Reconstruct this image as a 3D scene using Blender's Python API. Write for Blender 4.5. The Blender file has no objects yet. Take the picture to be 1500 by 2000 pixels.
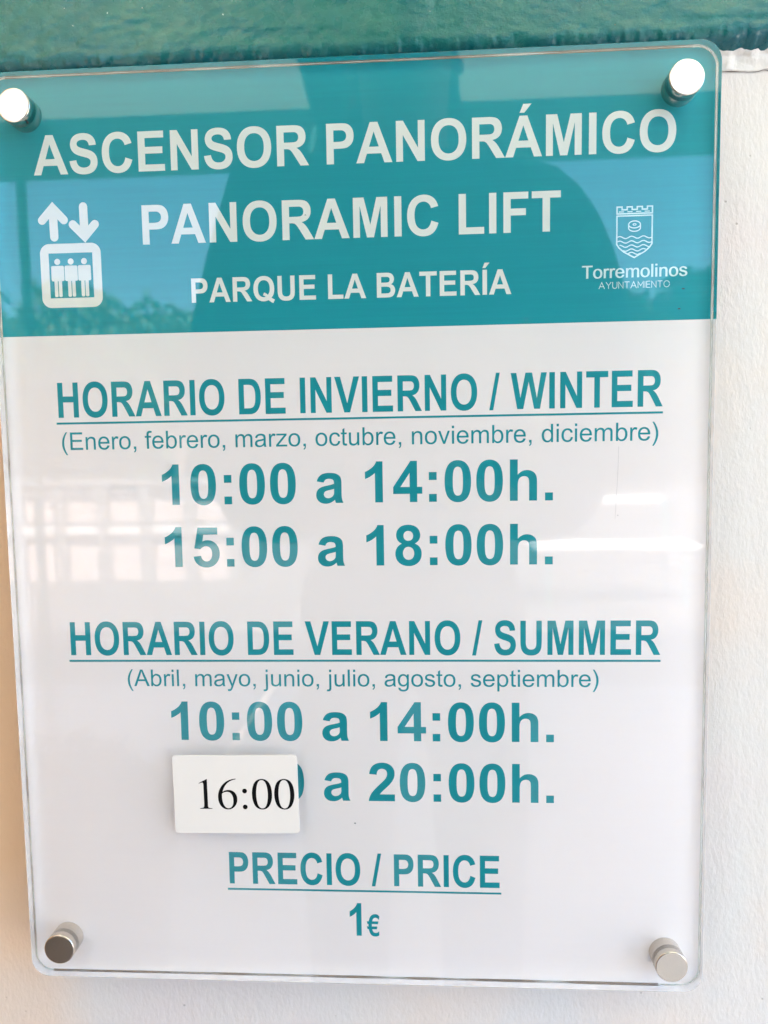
import bpy, bmesh, math, random
import numpy as np
from mathutils import Vector, Matrix
from mathutils.geometry import tessellate_polygon
PI = math.pi
R = math.radians
sc = bpy.context.scene
col = sc.collection
random.seed(7)

# ------------------------------------------------------------------ camera
SIGN_Z = 1.10                      # height of the sign's centre above the ground
cam_d = bpy.data.cameras.new('camera')
cam = bpy.data.objects.new('camera', cam_d)
col.objects.link(cam)
CX, CY, CZ = 0.03872, -0.37082, 0.04603
RX, RY, RZ = R(-4.46040), R(0.89470), R(3.13074)
rot = Matrix.Rotation(RZ, 3, 'Z') @ Matrix.Rotation(RX, 3, 'X') @ Matrix.Rotation(RY, 3, 'Y')
basis = Matrix(((1, 0, 0), (0, 0, -1), (0, 1, 0)))      # camera axes -> right, up, back
m3 = rot @ basis
cam.matrix_world = Matrix.Translation((CX, CY, SIGN_Z + CZ)) @ m3.to_4x4()
cam_d.sensor_fit = 'VERTICAL'
cam_d.sensor_height = 24.0
cam_d.lens = 24.0 * 1365.1 / 2000.0
cam_d.clip_start = 0.005
cam_d.clip_end = 500
cam_d.dof.use_dof = True
cam_d.dof.focus_distance = 0.374
cam_d.dof.aperture_fstop = 5.0
sc.camera = cam

# ------------------------------------------------------------------ sky, sun, exposure
SUN_EL, SUN_AZ = R(58), R(12)
w = bpy.data.worlds.new('World')
sc.world = w
w.use_nodes = True
nt = w.node_tree
bg = nt.nodes['Background']
sky = nt.nodes.new('ShaderNodeTexSky')
sky.sky_type = 'NISHITA'
sky.sun_disc = False
sky.sun_elevation = SUN_EL
sky.sun_rotation = SUN_AZ
sky.air_density = 1.0
sky.dust_density = 0.15
sky.ozone_density = 3.0
nt.links.new(sky.outputs[0], bg.inputs[0])
bg.inputs[1].default_value = 0.09
sun_d = bpy.data.lights.new('sun', 'SUN')
sun = bpy.data.objects.new('sun', sun_d)
col.objects.link(sun)
sun_d.energy = 5.0
sun_d.angle = R(0.53)
sun_d.color = (1.0, 0.94, 0.86)
to_sun = Vector((math.sin(SUN_AZ) * math.cos(SUN_EL), math.cos(SUN_AZ) * math.cos(SUN_EL), math.sin(SUN_EL)))
sun.rotation_euler = (-to_sun).to_track_quat('-Z', 'Y').to_euler()
sun.location = (0, 3, 8)
sc.view_settings.view_transform = 'Standard'
sc.view_settings.look = 'None'
sc.view_settings.gamma = 1.0
sc.view_settings.exposure = 3.95
sc.render.engine = 'CYCLES'
sc.cycles.use_denoising = True
sc.cycles.max_bounces = 16
sc.cycles.diffuse_bounces = 6
sc.cycles.glossy_bounces = 8
sc.cycles.transmission_bounces = 14
sc.cycles.caustics_refractive = True
sc.cycles.caustics_reflective = True
sc.cycles.sample_clamp_indirect = 8
sc.cycles.blur_glossy = 0.3


# ------------------------------------------------------------------ helpers
def tag(o, label=None, cat=None, group=None, kind=None):
    for k, v in (('label', label), ('category', cat), ('group', group), ('kind', kind)):
        if v:
            o[k] = v
    return o


def empty(name, loc, label, cat, group=None):
    o = bpy.data.objects.new(name, None)
    o.empty_display_size = 0.05
    o.location = loc
    col.objects.link(o)
    return tag(o, label, cat, group)


def link(name, me, m=None, parent=None, label=None, kind=None, loc=(0, 0, 0)):
    o = bpy.data.objects.new(name, me)
    col.objects.link(o)
    if m and not me.materials:
        me.materials.append(m)
    if parent:
        o.parent = parent
    o.location = loc
    return tag(o, label=label, kind=kind)


def mesh(name, verts, faces, smooth=False):
    me = bpy.data.meshes.new(name)
    me.from_pydata([tuple(v) for v in verts], [], faces)
    me.update()
    if smooth:
        me.polygons.foreach_set('use_smooth', [True] * len(me.polygons))
    return me


class MB:
    def __init__(s):
        s.v, s.f = [], []

    def add(s, v, f):
        n = len(s.v)
        s.v += [tuple(p) for p in v]
        s.f += [tuple(i + n for i in q) for q in f]

    def box(s, c, d, rz=0.0, bev=0.0):
        bm = bmesh.new()
        bmesh.ops.create_cube(bm, size=1)
        bmesh.ops.scale(bm, vec=d, verts=bm.verts)
        if bev:
            bmesh.ops.bevel(bm, geom=bm.edges[:], offset=bev, segments=2, affect='EDGES', profile=0.5)
        M = Matrix.Translation(c) @ Matrix.Rotation(rz, 4, 'Z')
        bm.verts.ensure_lookup_table()
        s.add([M @ v.co for v in bm.verts], [[v.index for v in f.verts] for f in bm.faces])
        bm.free()

    def tube(s, pts, rad, n=10, caps=True):
        pts = [Vector(p) for p in pts]
        if not isinstance(rad, (list, tuple)):
            rad = [rad] * len(pts)
        V, F = [], []
        for i, p in enumerate(pts):
            t = (pts[min(i + 1, len(pts) - 1)] - pts[max(i - 1, 0)]).normalized()
            a = t.orthogonal().normalized() if i == 0 else (a - t * a.dot(t)).normalized()
            b = t.cross(a)
            for k in range(n):
                th = 2 * PI * k / n
                V.append(p + (a * math.cos(th) + b * math.sin(th)) * rad[i])
        for i in range(len(pts) - 1):
            for k in range(n):
                F.append((i * n + k, i * n + (k + 1) % n, (i + 1) * n + (k + 1) % n, (i + 1) * n + k))
        if caps:
            F.append(tuple(range(n))[::-1])
            F.append(tuple((len(pts) - 1) * n + k for k in range(n)))
        s.add(V, F)

    def build(s, name, m, parent=None, label=None, smooth=False, kind=None):
        return link(name, mesh(name, s.v, s.f, smooth), m, parent, label, kind)


def lathe_y(prof, n=48):
    """profile of (radius, y); axis along Y"""
    V, F = [], []
    for r_, y in prof:
        for k in range(n):
            th = 2 * PI * k / n
            V.append((r_ * math.cos(th), y, r_ * math.sin(th)))
    for i in range(len(prof) - 1):
        for k in range(n):
            F.append((i * n + k, i * n + (k + 1) % n, (i + 1) * n + (k + 1) % n, (i + 1) * n + k))
    F.append(tuple(range(n))[::-1])
    F.append(tuple((len(prof) - 1) * n + k for k in range(n)))
    return V, F


def rrect(x0, x1, z0, z1, r, n=12):
    pts = []
    for cx, cz, a0 in ((x1 - r, z1 - r, 0), (x0 + r, z1 - r, 90), (x0 + r, z0 + r, 180), (x1 - r, z0 + r, 270)):
        for k in range(n + 1):
            a = R(a0 + 90 * k / n)
            pts.append((cx + r * math.cos(a), cz + r * math.sin(a)))
    return pts


def slab(loops):
    """loops: list of (points, y) joined into a closed solid"""
    V, F = [], []
    n = len(loops[0][0])
    for pts, y in loops:
        V += [(x, y, z) for x, z in pts]
    for i in range(len(loops) - 1):
        for k in range(n):
            F.append((i * n + k, (i + 1) * n + k, (i + 1) * n + (k + 1) % n, i * n + (k + 1) % n))
    F.append(tuple(range(n)))
    F.append(tuple((len(loops) - 1) * n + k for k in range(n))[::-1])
    return V, F


def vnoise(x, y, seed=0):
    """smooth value noise, roughly -1..1"""
    xi, yi = np.floor(x).astype(np.int64), np.floor(y).astype(np.int64)
    fx, fy = x - xi, y - yi
    fx, fy = fx * fx * fx * (fx * (fx * 6 - 15) + 10), fy * fy * fy * (fy * (fy * 6 - 15) + 10)

    def h(a, b):
        n = (a * 374761393 + b * 668265263 + seed * 1442695041) & 0xFFFFFFFF
        n = ((n ^ (n >> 13)) * 1274126177) & 0xFFFFFFFF
        return ((n ^ (n >> 16)) & 0xFFFF) / 32767.5 - 1
    a, b, c, d = h(xi, yi), h(xi + 1, yi), h(xi, yi + 1), h(xi + 1, yi + 1)
    return (a * (1 - fx) + b * fx) * (1 - fy) + (c * (1 - fx) + d * fx) * fy


# ------------------------------------------------------------------ materials
def srgb(r, g, b):
    f = lambda c: (c / 255 / 12.92) if c / 255 <= 0.04045 else ((c / 255 + 0.055) / 1.055) ** 2.4
    return (f(r), f(g), f(b), 1)


def mat(name, color, rough=0.5, metal=0.0, **kw):
    m = bpy.data.materials.new(name)
    m.use_nodes = True
    b = m.node_tree.nodes['Principled BSDF']
    b.inputs['Base Color'].default_value = color
    b.inputs['Roughness'].default_value = rough
    b.inputs['Metallic'].default_value = metal
    for k, v in kw.items():
        b.inputs[k].default_value = v
    return m


def nodes(m):
    return m.node_tree, m.node_tree.nodes, m.node_tree.links, m.node_tree.nodes['Principled BSDF']


def noise(nt, vec, scale, detail=4, rough=0.55, dist=0.0):
    n = nt.nodes.new('ShaderNodeTexNoise')
    n.inputs['Scale'].default_value = scale
    n.inputs['Detail'].default_value = detail
    n.inputs['Roughness'].default_value = rough
    n.inputs['Distortion'].default_value = dist
    nt.links.new(vec, n.inputs['Vector'])
    return n.outputs['Fac']


def ramp(nt, fac, stops):
    n = nt.nodes.new('ShaderNodeValToRGB')
    e = n.color_ramp.elements
    while len(e) < len(stops):
        e.new(0.5)
    for q, (p, c) in zip(e, stops):
        q.position = p
        q.color = c if len(c) == 4 else (*c, 1)
    nt.links.new(fac, n.inputs[0])
    return n.outputs[0]


def mapping(nt, out, rotv=(0, 0, 0), scale=(1, 1, 1)):
    n = nt.nodes.new('ShaderNodeMapping')
    n.inputs['Rotation'].default_value = rotv
    n.inputs['Scale'].default_value = scale
    nt.links.new(out, n.inputs['Vector'])
    return n.outputs[0]


def objco(nt):
    return nt.nodes.new('ShaderNodeTexCoord').outputs['Object']


def math_n(nt, op, a, b=None):
    n = nt.nodes.new('ShaderNodeMath')
    n.operation = op
    for i, v in enumerate((a, b)):
        if v is None:
            continue
        if isinstance(v, (int, float)):
            n.inputs[i].default_value = v
        else:
            nt.links.new(v, n.inputs[i])
    return n.outputs[0]


def mixc(nt, fac, a, b, mode='MIX'):
    n = nt.nodes.new('ShaderNodeMix')
    n.data_type = 'RGBA'
    n.blend_type = mode
    for s_, v in ((n.inputs[0], fac), (n.inputs[6], a), (n.inputs[7], b)):
        if isinstance(v, (int, float, tuple)):
            s_.default_value = v
        else:
            nt.links.new(v, s_)
    return n.outputs[2]


def bump(nt, h, strength, dist, b, prev=None):
    n = nt.nodes.new('ShaderNodeBump')
    n.inputs['Strength'].default_value = strength
    n.inputs['Distance'].default_value = dist
    nt.links.new(h, n.inputs['Height'])
    if prev:
        nt.links.new(prev, n.inputs['Normal'])
    nt.links.new(n.outputs[0], b.inputs['Normal'])
    return n.outputs[0]


# white masonry paint over rollered render
M_WALL = mat('wall_paint', srgb(232, 226, 220), 0.75)
nt_, N_, L_, B_ = nodes(M_WALL)
co = objco(nt_)
diag = mapping(nt_, co, (0, R(28), 0), (1.0, 1.0, 0.45))
big = noise(nt_, co, 9, 3)
c1 = ramp(nt_, big, [(0.32, srgb(217, 204, 194)), (0.5, srgb(212, 206, 201)), (0.68, srgb(214, 203, 199))])
fine = noise(nt_, diag, 520, 3, 0.6)
spk = N_.new('ShaderNodeTexVoronoi')
spk.inputs['Scale'].default_value = 95
L_.new(noise(nt_, co, 40, 2), spk.inputs['Randomness'])
L_.new(mapping(nt_, co, (0, 0.4, 0)), spk.inputs['Vector'])
hole = ramp(nt_, spk.outputs['Distance'], [(0.05, (1, 1, 1)), (0.085, (0, 0, 0))])
gate = ramp(nt_, noise(nt_, co, 60, 1), [(0.54, (0, 0, 0)), (0.60, (1, 1, 1))])
holes = math_n(nt_, 'MULTIPLY', hole, gate)
c2 = mixc(nt_, math_n(nt_, 'MULTIPLY', holes, 0.55), c1, srgb(150, 138, 128))
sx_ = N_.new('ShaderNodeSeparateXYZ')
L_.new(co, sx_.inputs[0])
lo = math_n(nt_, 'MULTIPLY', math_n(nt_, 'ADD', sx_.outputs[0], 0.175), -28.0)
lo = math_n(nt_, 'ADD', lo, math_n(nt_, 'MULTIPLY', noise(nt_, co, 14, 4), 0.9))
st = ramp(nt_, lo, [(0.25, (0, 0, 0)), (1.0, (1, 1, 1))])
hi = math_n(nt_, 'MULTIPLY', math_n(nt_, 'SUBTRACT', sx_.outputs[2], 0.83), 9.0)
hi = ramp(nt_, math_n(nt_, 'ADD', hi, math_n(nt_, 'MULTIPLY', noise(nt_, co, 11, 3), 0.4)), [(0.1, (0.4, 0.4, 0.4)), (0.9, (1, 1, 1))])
c2 = mixc(nt_, math_n(nt_, 'MULTIPLY', st, hi), c2, srgb(226, 188, 152))      # warm shade beside the sign's left edge, painted into the wall colour
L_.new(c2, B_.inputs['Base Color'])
med = noise(nt_, diag, 170, 4, 0.6)
hh = math_n(nt_, 'ADD', math_n(nt_, 'MULTIPLY', fine, 0.8), med)
hh = math_n(nt_, 'SUBTRACT', hh, math_n(nt_, 'MULTIPLY', holes, 0.5))
bump(nt_, hh, 0.40, 0.0011, B_)

# old layered teal paint on the band
M_BAND = mat('band_paint', srgb(45, 105, 95), 0.32)
nt_, N_, L_, B_ = nodes(M_BAND)
co = objco(nt_)
str_ = mapping(nt_, co, (0, R(-3), 0), (0.55, 1, 1))
c1 = ramp(nt_, noise(nt_, str_, 22, 5, 0.6, 0.6), [(0.30, srgb(10, 95, 94)), (0.5, srgb(28, 105, 95)), (0.70, srgb(46, 112, 98))])
c2 = mixc(nt_, ramp(nt_, noise(nt_, co, 90, 6, 0.7), [(0.52, (0, 0, 0)), (0.72, (1, 1, 1))]), c1, srgb(36, 112, 106))
att = N_.new('ShaderNodeAttribute')
att.attribute_name = 'edge'
e_fac = math_n(nt_, 'MULTIPLY', att.outputs['Fac'], 1.0)
c3 = mixc(nt_, e_fac, c2, srgb(4, 84, 92))
L_.new(c3, B_.inputs['Base Color'])
L_.new(ramp(nt_, noise(nt_, co, 160, 3), [(0.3, (0.16,) * 3), (0.7, (0.38,) * 3)]), B_.inputs['Roughness'])
hb = math_n(nt_, 'ADD', noise(nt_, str_, 260, 5, 0.65), math_n(nt_, 'MULTIPLY', noise(nt_, co, 700, 2), 0.3))
bump(nt_, hb, 0.34, 0.0010, B_)

M_LIP = mat('lip_paint', srgb(222, 217, 211), 0.6)
nt_, N_, L_, B_ = nodes(M_LIP)
bump(nt_, noise(nt_, objco(nt_), 420, 4), 0.5, 0.0008, B_)
M_FLECK = mat('fleck_white', srgb(225, 235, 225), 0.3)
M_RUST = mat('bare_plaster', srgb(206, 160, 120), 0.8)
M_GRIME = mat('grime', srgb(92, 80, 68), 0.8)
M_SEAM = mat('seam_dirt', srgb(150, 132, 120), 0.8)

# the sign
M_ACRYL = bpy.data.materials.new('clear_acrylic')
M_ACRYL.use_nodes = True
nt_ = M_ACRYL.node_tree
nt_.nodes.clear()
g = nt_.nodes.new('ShaderNodeBsdfGlass')
g.inputs['IOR'].default_value = 1.45
g.inputs['Roughness'].default_value = 0.0
g.inputs['Color'].default_value = (0.995, 1.0, 0.998, 1)
o_ = nt_.nodes.new('ShaderNodeOutputMaterial')
nt_.links.new(g.outputs[0], o_.inputs[0])


def print_mat(name, c, var=0.03, rough=0.45):
    m = mat(name, c, rough)
    nt_, N_, L_, B_ = nodes(m)
    B_.inputs['Specular IOR Level'].default_value = 0.3
    lines = mapping(nt_, objco(nt_), (0, 0, 0), (0.02, 1, 1))
    dk = tuple(v * (1 - var) for v in c[:3]) + (1,)
    lt = tuple(min(1, v * (1 + var)) for v in c[:3]) + (1,)
    L_.new(ramp(nt_, noise(nt_, lines, 900, 2), [(0.3, dk), (0.7, lt)]), B_.inputs['Base Color'])
    return m


M_WHITE = print_mat('print_white', srgb(251, 245, 246), 0.004)
M_TEAL = print_mat('print_teal', srgb(0, 156, 170), 0.03)
M_INK = print_mat('ink_teal', srgb(0, 150, 163), 0.02)
M_PALE = print_mat('ink_white', srgb(248, 248, 244), 0.004)
M_CREST = print_mat('ink_pale_blue', srgb(222, 246, 248), 0.004)
M_MARGIN = mat('sheet_margin', srgb(205, 208, 200), 0.6)
nt_, N_, L_, B_ = nodes(M_MARGIN)
L_.new(ramp(nt_, noise(nt_, objco(nt_), 60, 4), [(0.32, srgb(192, 182, 176)), (0.48, srgb(216, 215, 210)), (0.7, srgb(234, 236, 232))]), B_.inputs['Base Color'])
M_METAL = mat('satin_steel', (0.64, 0.585, 0.52, 1), 0.24, 1.0)
nt_, N_, L_, B_ = nodes(M_METAL)
bump(nt_, noise(nt_, mapping(nt_, objco(nt_), (0, 0, 0), (1, 1, 12)), 900, 2), 0.03, 0.0002, B_)
M_DARK = mat('dark_hole', (0.01, 0.01, 0.012, 1), 0.6)
M_CARD = mat('white_label', srgb(222, 218, 215), 0.42)
M_BLACK = mat('black_ink', (0.003, 0.003, 0.004, 1), 0.8, 0.0, **{'Specular IOR Level': 0.1})

# ------------------------------------------------------------------ lettering outlines
# 2048 units to the em; '~' marks a curve's control point, '|' starts a new contour
GB = {
'A': (1479, '1471,0 1149,0 1021,333 435,333 314,0 0,0 571,1466 884,1466|926,580 724,1124 526,580'),
'B': (1479, '150,1466 736,1466 ~910,1466 995.5,1451.5 ~1081,1437 1148.5,1391 ~1216,1345 1261,1268.5 ~1306,1192 1306,1097 ~1306,994 1250.5,908 ~1195,822 1100,779 ~1234,740 1306,646 ~1378,552 1378,425 ~1378,325 1331.5,230.5 ~1285,136 1204.5,79.5 ~1124,23 1006,10 ~932,2 649,0 150,0|446,1222 446,883 640,883 ~813,883 855,888 ~931,897 974.5,940.5 ~1018,984 1018,1055 ~1018,1123 980.5,1165.5 ~943,1208 869,1217 ~825,1222 616,1222|446,639 446,247 720,247 ~880,247 923,256 ~989,268 1030.5,314.5 ~1072,361 1072,439 ~1072,505 1040,551 ~1008,597 947.5,618 ~887,639 685,639'),
'C': (1479, '1087,539 1374,448 ~1308,208 1154.5,91.5 ~1001,-25 765,-25 ~473,-25 285,174.5 ~97,374 97,720 ~97,1086 286,1288.5 ~475,1491 783,1491 ~1052,1491 1220,1332 ~1320,1238 1370,1062 1077,992 ~1051,1106 968.5,1172 ~886,1238 768,1238 ~605,1238 503.5,1121 ~402,1004 402,742 ~402,464 502,346 ~602,228 762,228 ~880,228 965,303 ~1050,378 1087,539'),
'D': (1479, '148,1466 689,1466 ~872,1466 968,1438 ~1097,1400 1189,1303 ~1281,1206 1329,1065.5 ~1377,925 1377,719 ~1377,538 1332,407 ~1277,247 1175,148 ~1098,73 967,31 ~869,0 705,0 148,0|444,1218 444,247 665,247 ~789,247 844,261 ~916,279 963.5,322 ~1011,365 1041,463.5 ~1071,562 1071,732 ~1071,902 1041,993 ~1011,1084 957,1135 ~903,1186 820,1204 ~758,1218 577,1218'),
'E': (1366, '149,0 149,1466 1236,1466 1236,1218 445,1218 445,893 1181,893 1181,646 445,646 445,247 1264,247 1264,0'),
'F': (1251, '151,0 151,1466 1156,1466 1156,1218 447,1218 447,871 1059,871 1059,623 447,623 447,0'),
'H': (1479, '150,0 150,1466 446,1466 446,889 1026,889 1026,1466 1322,1466 1322,0 1026,0 1026,641 446,641 446,0'),
'I': (569, '140,0 140,1466 436,1466 436,0'),
'L': (1251, '157,0 157,1466 453,1466 453,247 1189,247 1189,0'),
'M': (1706, '145,0 145,1466 588,1466 854,466 1117,1466 1561,1466 1561,0 1286,0 1286,1154 995,0 710,0 420,1154 420,0'),
'N': (1479, '152,0 152,1466 440,1466 1040,487 1040,1466 1315,1466 1315,0 1018,0 427,956 427,0'),
'O': (1593, '89,724 ~89,948 156,1100 ~206,1212 292.5,1301 ~379,1390 482,1433 ~619,1491 798,1491 ~1122,1491 1316.5,1290 ~1511,1089 1511,731 ~1511,376 1318,175.5 ~1125,-25 802,-25 ~475,-25 282,174.5 ~89,374 89,724|394,734 ~394,485 509,356.5 ~624,228 801,228 ~978,228 1091.5,355.5 ~1205,483 1205,738 ~1205,990 1094.5,1114 ~984,1238 801,1238 ~618,1238 506,1112.5 ~394,987 394,734'),
'P': (1366, '149,0 149,1466 624,1466 ~894,1466 976,1444 ~1102,1411 1187,1300.5 ~1272,1190 1272,1015 ~1272,880 1223,788 ~1174,696 1098.5,643.5 ~1023,591 945,574 ~839,553 638,553 445,553 445,0|445,1218 445,802 607,802 ~782,802 841,825 ~900,848 933.5,897 ~967,946 967,1011 ~967,1091 920,1143 ~873,1195 801,1208 ~748,1218 588,1218'),
'Q': (1593, '1311,190 ~1414,113 1539,67 1430,-142 ~1364,-122 1302,-88 ~1288,-81 1106,41 ~963,-25 790,-25 ~470,-25 281,174 ~89,376 89,732 ~89,1089 282,1290 ~476,1491 804,1491 ~1126,1491 1318.5,1290 ~1511,1089 1511,732 ~1511,543 1459,401 ~1419,292 1311,190|1070,358 ~1137,437 1171,529 ~1205,621 1205,732 ~1205,983 1094,1110.5 ~983,1238 801,1238 ~618,1238 506.5,1110 ~394,982 394,732 ~394,478 506,351 ~618,224 790,224 ~854,224 911,245 ~821,304 728,337 811,506 ~957,456 1070,358'),
'R': (1479, '150,0 150,1466 773,1466 ~1008,1466 1114.5,1426.5 ~1221,1387 1285,1286 ~1349,1185 1349,1055 ~1349,890 1252,782.5 ~1155,675 962,647 ~1058,591 1120.5,524 ~1183,457 1289,286 1468,0 1114,0 900,319 ~786,490 744,534.5 ~702,579 655,595.5 ~608,612 506,612 446,612 446,0|446,846 665,846 ~878,846 931,864 ~984,882 1014,926 ~1044,970 1044,1036 ~1044,1110 1004.5,1155.5 ~965,1201 893,1213 ~857,1218 677,1218 446,1218'),
'S': (1366, '74,477 362,505 ~388,360 467.5,292 ~547,224 682,224 ~825,224 897.5,284.5 ~970,345 970,426 ~970,478 939.5,514.5 ~909,551 833,578 ~781,596 596,642 ~358,701 262,787 ~127,908 127,1082 ~127,1194 190.5,1291.5 ~254,1389 373.5,1440 ~493,1491 662,1491 ~938,1491 1077.5,1370 ~1217,1249 1224,1047 928,1034 ~909,1147 846.5,1196.5 ~784,1246 659,1246 ~530,1246 457,1193 ~410,1159 410,1102 ~410,1050 454,1013 ~510,966 726,915 ~942,864 1045.5,809.5 ~1149,755 1207.5,660.5 ~1266,566 1266,427 ~1266,301 1196,191 ~1126,81 998,27.5 ~870,-26 679,-26 ~401,-26 252,102.5 ~103,231 74,477'),
'T': (1251, '479,0 479,1218 44,1218 44,1466 1209,1466 1209,1218 775,1218 775,0'),
'U': (1479, '147,1466 443,1466 443,672 ~443,483 454,427 ~473,337 544.5,282.5 ~616,228 740,228 ~866,228 930,279.5 ~994,331 1007,406 ~1020,481 1020,655 1020,1466 1316,1466 1316,696 ~1316,432 1292,323 ~1268,214 1203.5,139 ~1139,64 1031,19.5 ~923,-25 749,-25 ~539,-25 430.5,23.5 ~322,72 259,149.5 ~196,227 176,312 ~147,438 147,684'),
'V': (1366, '523,0 -1,1466 320,1466 691,381 1050,1466 1364,1466 839,0'),
'W': (1933, '359,0 9,1466 312,1466 533,459 801,1466 1153,1466 1410,442 1635,1466 1934,1466 1578,0 1264,0 972,1096 681,0'),
'/': (569, '-3,-25 360,1491 566,1491 207,-25'),
'0': (1139, '562,1472 ~775,1472 895,1320 ~1038,1140 1038,723 ~1038,307 894,125 ~775,-25 562,-25 ~348,-25 217,139.5 ~86,304 86,726 ~86,1140 230,1322 ~349,1472 562,1472|562,1239 ~511,1239 471,1206.5 ~431,1174 409,1090 ~380,981 380,723 ~380,465 406,368.5 ~432,272 471.5,240 ~511,208 562,208 ~613,208 653,240.5 ~693,273 715,357 ~744,465 744,723 ~744,981 718,1077.5 ~692,1174 652.5,1206.5 ~613,1239 562,1239'),
'1': (1139, '806,0 525,0 525,1059 ~371,915 162,846 162,1101 ~272,1137 401,1237.5 ~530,1338 578,1472 806,1472'),
'2': (1139, '1036,261 1036,0 51,0 ~67,148 147,280.5 ~227,413 463,632 ~653,809 696,872 ~754,959 754,1044 ~754,1138 703.5,1188.5 ~653,1239 564,1239 ~476,1239 424,1186 ~372,1133 364,1010 84,1038 ~109,1270 241,1371 ~373,1472 571,1472 ~788,1472 912,1355 ~1036,1238 1036,1064 ~1036,965 1000.5,875.5 ~965,786 888,688 ~837,623 704,501 ~571,379 535.5,339 ~500,299 478,261'),
'4': (1139, '643,0 643,295 43,295 43,541 679,1472 915,1472 915,542 1097,542 1097,295 915,295 915,0|643,542 643,1043 306,542'),
'5': (1139, '91,377 371,406 ~383,311 442,255.5 ~501,200 578,200 ~666,200 727,271.5 ~788,343 788,487 ~788,622 727.5,689.5 ~667,757 570,757 ~449,757 353,650 125,683 269,1446 1012,1446 1012,1183 482,1183 438,934 ~532,981 630,981 ~817,981 947,845 ~1077,709 1077,492 ~1077,311 972,169 ~829,-25 575,-25 ~372,-25 244,84 ~116,193 91,377'),
'8': (1139, '326,790 ~217,836 167.5,916.5 ~118,997 118,1093 ~118,1257 232.5,1364 ~347,1471 558,1471 ~767,1471 882.5,1364 ~998,1257 998,1093 ~998,991 945,911.5 ~892,832 796,790 ~918,741 981.5,647 ~1045,553 1045,430 ~1045,227 915.5,100 ~786,-27 571,-27 ~371,-27 238,78 ~81,202 81,418 ~81,537 140,636.5 ~199,736 326,790|386,1071 ~386,987 433.5,940 ~481,893 560,893 ~640,893 688,940.5 ~736,988 736,1072 ~736,1151 688.5,1198.5 ~641,1246 563,1246 ~482,1246 434,1198 ~386,1150 386,1071|360,446 ~360,330 419.5,265 ~479,200 568,200 ~655,200 712,262.5 ~769,325 769,443 ~769,546 711,608.5 ~653,671 564,671 ~461,671 410.5,600 ~360,529 360,446'),
':': (682, '201,781 201,1062 482,1062 482,781|201,0 201,281 482,281 482,0'),
'.': (569, '147,0 147,281 428,281 428,0'),
'a': (1139, '357,738 102,784 ~145,938 250,1012 ~355,1086 562,1086 ~750,1086 842,1041.5 ~934,997 971.5,928.5 ~1009,860 1009,677 1006,349 ~1006,209 1019.5,142.5 ~1033,76 1070,0 792,0 ~781,28 765,83 ~758,108 755,116 ~683,46 601,11 ~519,-24 426,-24 ~262,-24 167.5,65 ~73,154 73,290 ~73,380 116,450.5 ~159,521 236.5,558.5 ~314,596 460,624 ~657,661 733,693 733,721 ~733,802 693,836.5 ~653,871 542,871 ~467,871 425,841.5 ~383,812 357,738|733,510 ~679,492 562,467 ~445,442 409,418 ~354,379 354,319 ~354,260 398,217 ~442,174 510,174 ~586,174 655,224 ~706,262 722,317 ~733,353 733,454'),
'h': (1251, '428,1466 428,927 ~564,1086 753,1086 ~850,1086 928,1050 ~1006,1014 1045.5,958 ~1085,902 1099.5,834 ~1114,766 1114,623 1114,0 833,0 833,561 ~833,728 817,773 ~801,818 760.5,844.5 ~720,871 659,871 ~589,871 534,837 ~479,803 453.5,734.5 ~428,666 428,532 428,0 147,0 147,1466'),
'€': (1139, '1080,1085 1120,1330 ~1000,1491 780,1491 ~520,1491 370,1330 ~262,1210 222,1000 60,1000 118,815 196,815 ~192,745 196,655 60,655 118,470 220,470 ~262,235 400,95 ~540,-25 760,-25 ~960,-25 1090,60 1090,345 ~960,222 800,222 ~660,222 585,300 ~535,360 512,470 890,470 940,655 486,655 ~482,740 486,815 985,815 1035,1000 510,1000 ~538,1120 605,1180 ~680,1245 790,1245 ~950,1245 1080,1085'),
' ': (569, ''),
}
GB['Á'] = (1479, GB['A'][1] + '|574,1568 719,1880 1046,1880 760,1568')
GB['Í'] = (569, GB['I'][1] + '|135,1568 280,1880 607,1880 321,1568')
_b = '301,0 134,0 134,1466 314,1466 314,943 ~428,1086 605,1086 ~703,1086 790.5,1046.5 ~878,1007 934.5,935.5 ~991,864 1023,763 ~1055,662 1055,547 ~1055,274 920,125 ~785,-24 596,-24 ~408,-24 301,133|299,539 ~299,348 351,263 ~436,124 581,124 ~699,124 785,226.5 ~871,329 871,532 ~871,740 788.5,839 ~706,938 589,938 ~471,938 385,835.5 ~299,733 299,539'
_n = '135,0 135,1062 297,1062 297,911 ~414,1086 635,1086 ~731,1086 811.5,1051.5 ~892,1017 932,961 ~972,905 988,828 ~998,778 998,653 998,0 818,0 818,646 ~818,756 797,810.5 ~776,865 722.5,897.5 ~669,930 597,930 ~482,930 398.5,857 ~315,784 315,580 315,0'


def xform(s, fn):
    out = []
    for c in s.split('|'):
        q = []
        for t in c.split():
            a, b = t.lstrip('~').split(',')
            x, y = fn(float(a), float(b))
            q.append(('~' if t[0] == '~' else '') + '%g,%g' % (x, y))
        out.append(' '.join(q))
    return '|'.join(out)


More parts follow.
